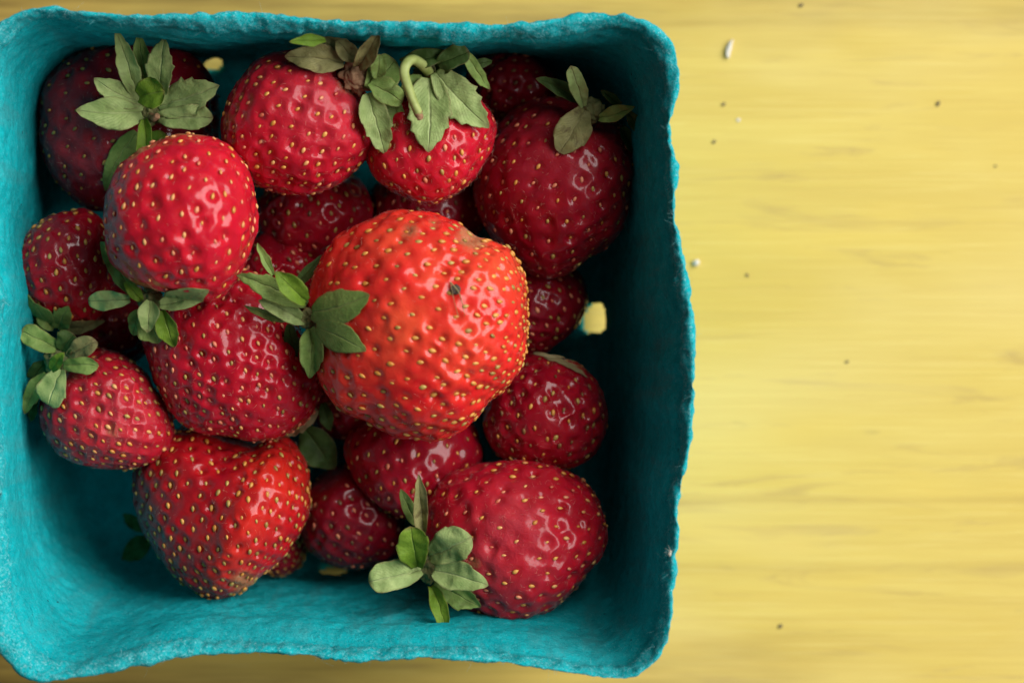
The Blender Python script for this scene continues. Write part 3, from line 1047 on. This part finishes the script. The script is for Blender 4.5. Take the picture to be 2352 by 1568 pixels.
U_ = strawberry("unseen dark strawberry added under the large orange strawberry to darken the gap", (820, 900), circle(820, 900, 130, 120), 16, 12, (880, 900), 10,
                "deep", 170, seed_mix=("brown", "pink"), sd=22, **low)  # added unseen berry, darkens the gap where the teal floor showed

# --- middle layer
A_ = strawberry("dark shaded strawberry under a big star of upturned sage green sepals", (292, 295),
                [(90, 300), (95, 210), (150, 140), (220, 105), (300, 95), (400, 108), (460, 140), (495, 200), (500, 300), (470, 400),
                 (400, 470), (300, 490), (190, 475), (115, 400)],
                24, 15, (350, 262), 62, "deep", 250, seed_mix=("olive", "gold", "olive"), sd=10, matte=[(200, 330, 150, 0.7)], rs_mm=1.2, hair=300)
H_ = strawberry("small strawberry by the basket wall with its leaves tucked underneath", (147, 612),
                [(35, 620), (50, 560), (90, 510), (150, 485), (210, 485), (250, 520), (262, 600), (252, 690), (205, 748), (135, 745), (70, 720), (42, 670)],
                30, 10.5, (130, 760), -15, "dark", 165, seed_mix=("gold", "olive", "gold"), sd=11, ripe=[(190, 720, 60, 0.9)], seed_len=1.25)
E_ = strawberry("large dark red hairy strawberry with sparse leaves beside the shaded basket wall", (1278, 430),
                [(1088, 450), (1100, 360), (1140, 290), (1200, 240), (1280, 220), (1360, 240), (1430, 290), (1460, 370), (1450, 450),
                 (1420, 540), (1360, 590), (1300, 632), (1240, 640), (1170, 590), (1110, 520)],
                28, 15.5, (1350, 240), 35, "dark", 245, seed_mix=("pink", "gold", "pink", "olive"), sd=12, matte=[(1270, 320, 110, 0.5), (1330, 420, 50, 0.4)], depth=0.50, hair=380, seed_len=1.2, apex=(20, 0))
O_ = strawberry("round glossy dark red strawberry without visible leaves, below the floor hole", (1253, 945),
                [(1110, 950), (1130, 880), (1180, 822), (1250, 806), (1320, 825), (1370, 870), (1395, 930), (1390, 1000), (1350, 1060),
                 (1280, 1082), (1200, 1080), (1140, 1040), (1112, 990)],
                26, 12.5, (1270, 790), -5, "dark", 175, seed_mix=("olive", "gold", "brown", "gold"), sd=13, depth=0.58, ripe=[(1270, 1000, 60, 0.6)])
L_ = strawberry("wedge shaped strawberry with an orange ridge running down to its tip", (515, 1150),
                [(302, 1130), (312, 1060), (350, 1005), (430, 975), (520, 995), (575, 1012), (630, 992), (682, 1016), (712, 1072), (717, 1125),
                 (706, 1185), (672, 1245), (608, 1314), (548, 1363), (490, 1372), (430, 1342), (360, 1272), (318, 1200)],
                26, 14.5, (520, 960), 10, "ridge", 520, seed_mix=("olive", "gold", "olive", "gold"), sd=14, scar=[(575, 1330, 40, 0.9)], depth=0.52, rs_mm=1.0, seed_len=1.3,
                apex=(50, 30), bumps=[(645, 1050, 75, 2.4), (605, 1150, 75, 3.0), (560, 1235, 65, 3.0), (515, 1310, 55, 2.0), (420, 1070, 90, 1.6), (540, 1025, 60, -2.2)],
                ripe=[(650, 1090, 70, 1.0), (600, 1180, 60, 0.95), (560, 1250, 55, 0.9), (520, 1310, 45, 0.7)], lump=0.7)
K_ = strawberry("small scarred strawberry with dark green sepals beside the lit basket wall", (250, 940),
                [(92, 940), (118, 870), (175, 812), (250, 800), (312, 830), (352, 880), (398, 960), (399, 1010), (370, 1050), (310, 1076),
                 (240, 1080), (170, 1060), (112, 1010)],
                32, 12, (135, 835), 25, "red", 235, seed_mix=("gold", "pale", "olive", "gold"), sd=15, matte=[(285, 960, 80, 1.0)], scar=[(280, 985, 26, 0.6)], depth=0.54, ripe=[(215, 990, 40, 0.8)], hair=420, lump=0.7, apex=(15, 0))
I_ = strawberry("glossy dimpled strawberry leaning under the orange strawberry's sepals", (530, 822),
                [(325, 770), (345, 700), (420, 655), (500, 630), (580, 620), (640, 655), (690, 760), (736, 880), (716, 950), (652, 1000),
                 (590, 1018), (520, 1002), (440, 985), (390, 932), (350, 860)],
                34, 14, (470, 640), 15, "red", 440, seed_mix=("pink", "olive", "pink", "pale"), sd=16, depth=0.56, rs_mm=1.0, seed_len=1.15, hair=380, apex=(10, 10), lump=0.8)
P_ = strawberry("big red strawberry with shrivelled sepals lying against the basket wall", (1185, 1245),
                [(965, 1200), (1000, 1110), (1080, 1070), (1180, 1058), (1280, 1075), (1350, 1120), (1390, 1190), (1385, 1260), (1340, 1330),
                 (1270, 1400), (1190, 1428), (1110, 1415), (1040, 1380), (980, 1310)],
                31, 15, (990, 1305), 18, "red", 265, seed_mix=("pale", "gold", "pink", "gold"), sd=17, matte=[(1100, 1300, 90, 1.0), (1170, 1190, 90, 0.9), (1240, 1260, 60, 0.5)], scar=[(1090, 1280, 22, 0.7)], depth=0.52, hair=480, lump=0.8, apex=(20, 0))
# --- upper layer
C_ = strawberry("red strawberry with brown withered sepals and a crowd of seeds at its tip", (690, 288),
                [(515, 290), (530, 220), (580, 150), (660, 118), (740, 125), (800, 150), (840, 210), (858, 300), (850, 350), (800, 410),
                 (740, 445), (660, 450), (600, 435), (540, 380)],
                42, 13, (835, 165), 22, "red", 290, seed_mix=("gold", "pale", "pink", "gold"), sd=18, matte=[(770, 225, 110, 0.9), (690, 230, 90, 0.3)], scar=[(818, 190, 40, 0.9)], depth=0.56, tip_dense=0.8, hair=260, lump=0.7)
D_ = strawberry("glossy strawberry with a bent green stalk and broad toothed sepals", (992, 330),
                [(842, 370), (850, 300), (890, 240), (950, 200), (1030, 190), (1100, 220), (1138, 280), (1130, 340), (1095, 400), (1040, 450),
                 (985, 468), (920, 450), (870, 420)],
                41, 11.5, (990, 175), 25, "bright", 175, seed_mix=("gold", "olive", "gold", "pink"), sd=19, depth=0.52, hair=420)
G_ = strawberry("very large orange red broad strawberry resting on top of the heap", (965, 750),
                [(700, 690), (722, 620), (765, 550), (830, 505), (900, 482), (1000, 490), (1055, 512), (1088, 542), (1130, 556), (1172, 582), (1197, 622), (1207, 690),
                 (1206, 760), (1194, 842), (1166, 892), (1122, 930), (1092, 972), (1050, 1000), (1000, 1013), (920, 1003), (840, 965), (780, 940), (735, 870), (722, 790)],
                47, 16, (715, 730), 10, "orange", 620, seed_mix=("gold", "gold", "olive", "gold"), sd=20, scar=[(1088, 543, 42, 1.0), (945, 538, 30, 0.7), (1000, 512, 30, 0.5)], depth=0.50, rs_mm=1.05, seed_len=1.4,
                apex=(30, -10), ripe=[(930, 760, 80, 0.9), (1140, 620, 80, 0.75), (1000, 620, 60, 0.5), (900, 560, 60, 0.6), (1080, 780, 90, 0.5)],
                bumps=[(1000, 690, 150, 0.8), (1140, 610, 60, 1.0), (780, 560, 80, -0.8)], lump=0.8, hair=320, tip_dense=1.1)
B_ = strawberry("bright red smooth strawberry perched highest with its leaves hanging down", (412, 498),
                [(240, 520), (250, 430), (300, 360), (370, 320), (450, 308), (520, 330), (565, 380), (588, 470), (580, 560), (545, 640),
                 (495, 690), (420, 684), (350, 672), (290, 640), (250, 590)],
                51, 13.5, (365, 690), -12, "bright", 215, seed_mix=("pale", "gold", "pink", "pale"), sd=21, depth=0.58, hair=160, apex=(15, 0))

# ------------------------------------------------------------------ sepals
def sepals(b, rows):
    for r in rows:
        sepal(b, *r[:5], **r[5])


# A: star of upturned sepals, seen from above
calyx_core(A_, (345, 262), 40, 26)
stalk(A_, [(345, 262, 40), (352, 272, 42.5), (362, 266, 43.5)], 0.75, 0.55, M_WITHER)
sepals(A_, [
    ((318, 225), (267, 66), 50, 41, 47, dict(kind="pale", cup=0.25)),
    ((338, 215), (318, 72), 46, 40, 43, dict(kind="mid", cup=0.15)),
    ((362, 225), (379, 84), 66, 41, 46, dict(kind="pale", teeth=3)),
    ((322, 235), (216, 180), 62, 41, 45, dict(kind="pale", bend=0.1)),
    ((330, 258), (174, 253), 78, 41, 45, dict(kind="pale", bend=0.06, rise=2.5)),
    ((362, 245), (504, 196), 88, 41, 45, dict(kind="pale", teeth=3, bend=-0.05)),
    ((362, 270), (490, 272), 60, 42, 44, dict(kind="pale", blunt=0.8, rise=2.0)),
    ((330, 275), (328, 388), 40, 42, 42, dict(kind="bright", bend=0.12, cup=0.3)),
    ((318, 305), (247, 442), 56, 37, 31, dict(kind="mid", bend=-0.05)),
    ((330, 345), (380, 308), 46, 38, 40, dict(kind="bright", blunt=0.8)),
    ((318, 222), (378, 210), 72, 44, 46, dict(kind="bright", blunt=1.0, cup=0.25, rise=1)),
])
# B: leaves hanging at its lower side
calyx_core(B_, (345, 690), 47, 30)
sepals(B_, [
    ((305, 675), (230, 554), 56, 48, 45, dict(kind="mid", bend=-0.08, hug=False)),
    ((300, 688), (203, 692), 46, 48, 45, dict(kind="pale", blunt=0.7)),
    ((345, 690), (339, 763), 50, 50, 48, dict(kind="pale", cup=0.2)),
    ((365, 700), (490, 667), 48, 50, 51, dict(kind="pale", bend=-0.08)),
    ((372, 712), (401, 799), 50, 49, 45, dict(kind="bright", cup=0.2)),
    ((345, 715), (362, 790), 78, 47, 44, dict(kind="mid")),
    ((322, 712), (306, 770), 44, 47, 44, dict(kind="mid")),
    ((325, 690), (285, 645), 30, 49, 49, dict(kind="bright")),
])
# H: leaves folded under
sepals(H_, [
    ((125, 752), (35, 653), 62, 29, 29, dict(kind="mid", bend=0.16, teeth=2)),
    ((95, 750), (27, 678), 36, 26, 26, dict(kind="mid", bend=0.12)),
    ((120, 755), (90, 698), 48, 31, 32, dict(kind="mid")),
    ((132, 755), (166, 704), 48, 31, 35, dict(kind="mid", teeth=2)),
    ((135, 757), (242, 736), 30, 29, 31, dict(kind="dry", bend=-0.08)),
])
# K
calyx_core(K_, (135, 828), 38, 34)
sepals(K_, [
    ((130, 800), (49, 760), 56, 39, 40, dict(kind="mid", blunt=0.8)),
    ((140, 805), (170, 768), 56, 39, 40, dict(kind="dark", blunt=0.8)),
    ((155, 818), (224, 782), 50, 40, 42, dict(kind="dry", blunt=0.7)),
    ((145, 838), (227, 838), 42, 41, 42, dict(kind="mid", blunt=0.6)),
    ((140, 848), (112, 928), 70, 41, 40, dict(kind="pale", blunt=1.0)),
    ((118, 850), (148, 808), 32, 42, 45, dict(kind="bright")),
    ((105, 858), (55, 950), 44, 38, 35, dict(kind="mid", bend=-0.06)),
    ((85, 905), (71, 970), 26, 34, 31, dict(kind="dark")),
    ((110, 830), (75, 870), 46, 37, 34, dict(kind="dark", blunt=0.8)),
])
# G
calyx_core(G_, (712, 730), 49, 26)
sepals(G_, [
    ((705, 700), (544, 630), 56, 51, 52, dict(kind="mid", teeth=2, bend=-0.05)),
    ((704, 692), (632, 624), 54, 53, 56, dict(kind="bright", cup=0.2)),
    ((702, 740), (594, 690), 44, 50, 51, dict(kind="pale", bend=-0.06)),
    ((655, 738), (560, 702), 22, 48, 47, dict(kind="mid")),
    ((718, 718), (854, 677), 86, 51, 56, dict(kind="mid", bend=-0.08, rise=2)),
    ((728, 752), (845, 806), 70, 51, 55, dict(kind="mid", bend=0.06, rise=2)),
    ((714, 752), (711, 870), 62, 50, 49, dict(kind="mid", bend=0.05)),
    ((665, 745), (676, 842), 36, 44, 40, dict(kind="dark")),
    ((628, 632), (590, 558), 20, 50, 50, dict(kind="mid", cup=0.3)),
    ((680, 660), (740, 585), 26, 45, 44, dict(kind="dark", hug=False)),
])
# C
calyx_core(C_, (828, 172), 50, 44, M_WITHER, 2.2)
sepals(C_, [
    ((790, 145), (654, 130), 66, 52, 53, dict(kind="dry", bend=-0.05)),
    ((748, 92), (664, 96), 28, 58, 60, dict(kind="bright", hug=False)),
    ((808, 115), (732, 78), 42, 52, 52, dict(kind="dry", hug=False)),
    ((823, 155), (872, 70), 44, 53, 58, dict(kind="dry", cup=0.45, bend=-0.04)),
    ((818, 140), (772, 92), 46, 53, 54, dict(kind="dry")),
    ((848, 205), (908, 138), 78, 52, 50, dict(kind="mid", blunt=0.6, hug=False)),
    ((845, 215), (884, 355), 68, 52, 49, dict(kind="pale", teeth=2, cup=0.2)),
    ((895, 215), (932, 320), 46, 49, 48, dict(kind="mid")),
    ((868, 180), (872, 125), 40, 53, 54, dict(kind="mid")),
    ((850, 190), (925, 235), 60, 53, 50, dict(kind="mid", blunt=0.5)),
])
# D
calyx_core(D_, (985, 172), 47, 34)
stalk(D_, [(992, 176, 48), (972, 150, 53), (945, 138, 57), (928, 165, 58), (942, 215, 57), (962, 262, 56)], 0.95, 0.75)
stalk(D_, [(960, 258, 56.1), (966, 274, 55.6)], 0.82, 0.5, M_WITHER, "stem_tip")
sepals(D_, [
    ((1022, 122), (916, 136), 46, 53, 52, dict(kind="dark", bend=0.12, hug=False)),
    ((1005, 150), (1078, 118), 54, 53, 54, dict(kind="dark", blunt=0.7, hug=False)),
    ((1070, 122), (1126, 206), 34, 54, 50, dict(kind="mid", bend=-0.05)),
    ((1000, 165), (1124, 294), 88, 51, 50, dict(kind="pale", teeth=3, bend=-0.06)),
    ((985, 178), (985, 350), 104, 51, 51, dict(kind="pale", teeth=3, bend=0.03)),
    ((970, 180), (920, 210), 40, 50, 50, dict(kind="mid")),
    ((1085, 152), (1132, 140), 24, 48, 47, dict(kind="dark", hug=False)),
    ((1000, 160), (1050, 130), 50, 50, 52, dict(kind="dark", hug=False)),
])
# E
calyx_core(E_, (1358, 252), 40, 30)
sepals(E_, [
    ((1335, 232), (1230, 181), 40, 41, 44, dict(kind="dark", bend=-0.06)),
    ((1342, 245), (1310, 150), 40, 42, 49, dict(kind="pale", blunt=0.6)),
    ((1345, 252), (1286, 352), 80, 42, 43, dict(kind="dry", blunt=0.5, rise=2)),
    ((1375, 272), (1458, 245), 38, 42, 45, dict(kind="mid", bend=-0.06)),
    ((1440, 256), (1484, 318), 30, 41, 36, dict(kind="dark")),
    ((1425, 240), (1378, 208), 24, 40, 42, dict(kind="dark")),
    ((1430, 290), (1452, 355), 28, 36, 33, dict(kind="dark")),
])
# P
calyx_core(P_, (985, 1305), 37, 32)
sepals(P_, [
    ((972, 1222), (961, 1088), 36, 41, 45, dict(kind="dry", cup=0.4)),
    ((955, 1205), (920, 1121), 32, 40, 42, dict(kind="mid")),
    ((958, 1302), (942, 1208), 74, 41, 45, dict(kind="bright", blunt=1.0, cup=0.2)),
    ((985, 1278), (1083, 1232), 84, 41, 46, dict(kind="pale", blunt=0.8, rise=3)),
    ((968, 1308), (847, 1334), 76, 40, 42, dict(kind="pale", blunt=0.8, rise=2)),
    ((995, 1308), (1122, 1344), 74, 42, 45, dict(kind="pale", bend=0.05, rise=2)),
    ((998, 1335), (1106, 1394), 60, 40, 40, dict(kind="mid", teeth=2)),
    ((990, 1345), (1027, 1469), 40, 41, 44, dict(kind="bright", bend=0.10, cup=0.25)),
    ((985, 1285), (962, 1225), 30, 40, 42, dict(kind="dry")),
])
# O: dried thread-like calyx at its upper edge
for k, (x0, y0, x1, y1) in enumerate([(1240, 816, 1330, 842), (1258, 818, 1345, 856), (1225, 812, 1300, 822), (1280, 822, 1352, 866)]):
    sepal(O_, (x0, y0), (x1, y1), 9, 32, 32, kind="straw", rise=1.0)
# Q and N: leaves in the dark gap under the orange berry
sepals(Q_, [
    ((728, 938), (648, 1002), 52, 31, 29, dict(kind="straw", teeth=2, hug=False)),
    ((700, 985), (768, 1078), 92, 25, 23, dict(kind="dark", hug=False)),
    ((742, 925), (760, 990), 34, 28, 27, dict(kind="dark", hug=False)),
])
sepals(M_, [
    ((340, 1215), (282, 1180), 40, 13, 14, dict(kind="dark", hug=False)),
    ((345, 1235), (280, 1285), 56, 12, 11, dict(kind="dark", hug=False)),
])

# mark on the orange berry: a dark pit under two torn threads of pale skin
def on_skin(b, x, y, lift):
    z = 0.062
    for _ in range(4):
        w = wpt(x, y, z)
        z = surf_z(b, w.x, w.y) or z
    return (x, y, z / MM + lift)


stalk(G_, [on_skin(G_, 1034, 648, 0.25), on_skin(G_, 1043, 690, 0.45), on_skin(G_, 1053, 728, 0.15)], 0.07, 0.04, LEAF["straw"], "skin_thread")
stalk(G_, [on_skin(G_, 1034, 648, 0.25), on_skin(G_, 1056, 676, 0.5), on_skin(G_, 1068, 726, 0.15)], 0.15, 0.04, LEAF["straw"], "skin_thread")
M_PIT = mat_plain("dark blemish", (0.030, 0.022, 0.016), (0.10, 0.07, 0.05), 1500, 0.7)
_p = on_skin(G_, 1046, 666, 0.05)
_c = calyx_core(G_, _p[:2], _p[2], 11, M_PIT, 0.35)
_c.name = "blemish"

# ------------------------------------------------------------------ small things on the table and the rim
def crumb(name, label, cat, px, py, size, mat, z=0.0, squash=(1, 1, .8), rot=0.0, bendy=0.0, group=None, seed=0):
    D, F = ICO[5]
    n = vnoise(D, 1.6, seed) * 0.3 + vnoise(D, 4.0, seed + 1) * 0.15
    P = D * (1 + n)[:, None] * np.array(squash) * size * MM * 0.5
    P[:, 1] += bendy * P[:, 0] ** 2 / (size * MM)
    c, s = math.cos(rot), math.sin(rot)
    P = P @ np.array([[c, s, 0], [-s, c, 0], [0, 0, 1]])
    P[:, 2] -= P[:, 2].min()
    o = obj(name, mesh_from(name, P, F), None, mat)
    o.location = wpt(px, py, z)
    tag(o, label, cat, group)
    return o


M_WHITE = mat_plain("white crumb", (0.62, 0.58, 0.50), (0.78, 0.76, 0.70), 900, 0.8)
M_SPECK = mat_plain("dark crumb", (0.10, 0.085, 0.055), (0.20, 0.165, 0.10), 900, 0.8)
crumb("crumb", "slender white curved crumb lying on the yellow table", "crumb", 1673, 113, 3.4, M_WHITE, 0, (1, .26, .26), 1.32, -0.35, seed=3)
crumb("crumb", "round white crumb on the table close beside the basket rim", "crumb", 1599, 604, 1.3, M_WHITE, 0, (1, .8, .8), 0.6, seed=9)
crumb("crumb", "tiny white flake on the table beside the basket", "crumb", 1696, 276, 0.8, M_WHITE, 0, (1, .8, .3), 0.6, seed=19)
for k, (x, y, s, r, lb) in enumerate([
        (1840, 13, 1.15, 0.1, "oblong dark speck on the bright golden band of the table"),
        (1662, 240, 1.0, 0.4, "dark speck beside the tiny white flake on the table"),
        (1640, 326, 1.0, 0.9, "dark speck between the white flake and the basket rim"),
        (2155, 238, 1.2, 1.1, "dark seed shaped speck lying alone on bare yellow table"),
        (1945, 831, 0.85, 0.3, "round brown speck among slanting grey grain marks"),
        (1716, 632, 0.85, -0.7, "small brown speck near the round white crumb"),
        (1792, 1437, 1.2, 0.6, "olive speck on the table below the long grain crack"),
        (2286, 382, 0.7, 0.2, "faint small speck alone on plain yellow paint")]):
    crumb("speck", lb, "speck", x, y, s * 0.78, M_SPECK, 0, (1, .65, .35), r, group="dark specks of grit on the table", seed=30 + k)


def spider():
    """tiny pale spider on the basket's lip"""
    m = mat_plain("pale spider", (0.42, 0.38, 0.30), (0.62, 0.58, 0.50), 2500, 0.5)
    V, F = [], []
    D, Fc = ICO[5]

    def blob(c, r):
        b0 = len(V)
        V.extend((D * np.array(r) + np.array(c)).tolist())
        F.extend([[b0 + i for i in f] for f in Fc])
    blob((0, 0.18, 0.55), (0.34, 0.46, 0.32))
    blob((0, -0.36, 0.50), (0.22, 0.26, 0.2))
    for sgn in (-1, 1):
        for k, a in enumerate((-1.0, -0.35, 0.35, 0.95)):
            pts = [np.array((0.15 * sgn, -0.36 + 0.08 * (k - 1.5), 0.5))]
            d = np.array((math.cos(a) * sgn, math.sin(a) * 1.0, 0))
            for q, zz in ((0.42, 0.78), (0.80, 0.42), (1.12, 0.05)):
                pts.append(pts[0] * np.array([1, 1, 0]) + d * q + np.array([0, 0, zz]))
            b0 = len(V)
            for i, p in enumerate(pts):
                t = pts[min(i + 1, 3)] - pts[max(i - 1, 0)]
                t /= np.linalg.norm(t)
                s = np.cross(t, [0, 0, 1]); s /= np.linalg.norm(s)
                u = np.cross(s, t)
                for c in range(5):
                    an = 2 * math.pi * c / 5
                    V.append((p + (s * math.cos(an) + u * math.sin(an)) * (0.045 - 0.009 * i)).tolist())
            for i in range(3):
                for c in range(5):
                    F.append([b0 + i * 5 + c, b0 + i * 5 + (c + 1) % 5, b0 + (i + 1) * 5 + (c + 1) % 5, b0 + (i + 1) * 5 + c])
    me = mesh_from("spider", np.array(V) * 0.85 * MM, F)
    o = obj("spider", me, None, m)
    pos = wpt(1538, 1270, 0.0622)
    i = np.argmin(((BASKET_V - np.array(pos)) ** 2 * np.array([1, 1, 0.05])).sum(-1))
    pos.z = BASKET_V.reshape(-1, 3)[i][2]
    o.location = pos
    o.rotation_euler = (0.0, -0.3, 2.9)
    tag(o, "tiny pale spider sitting on the teal basket rim", "spider")


spider()
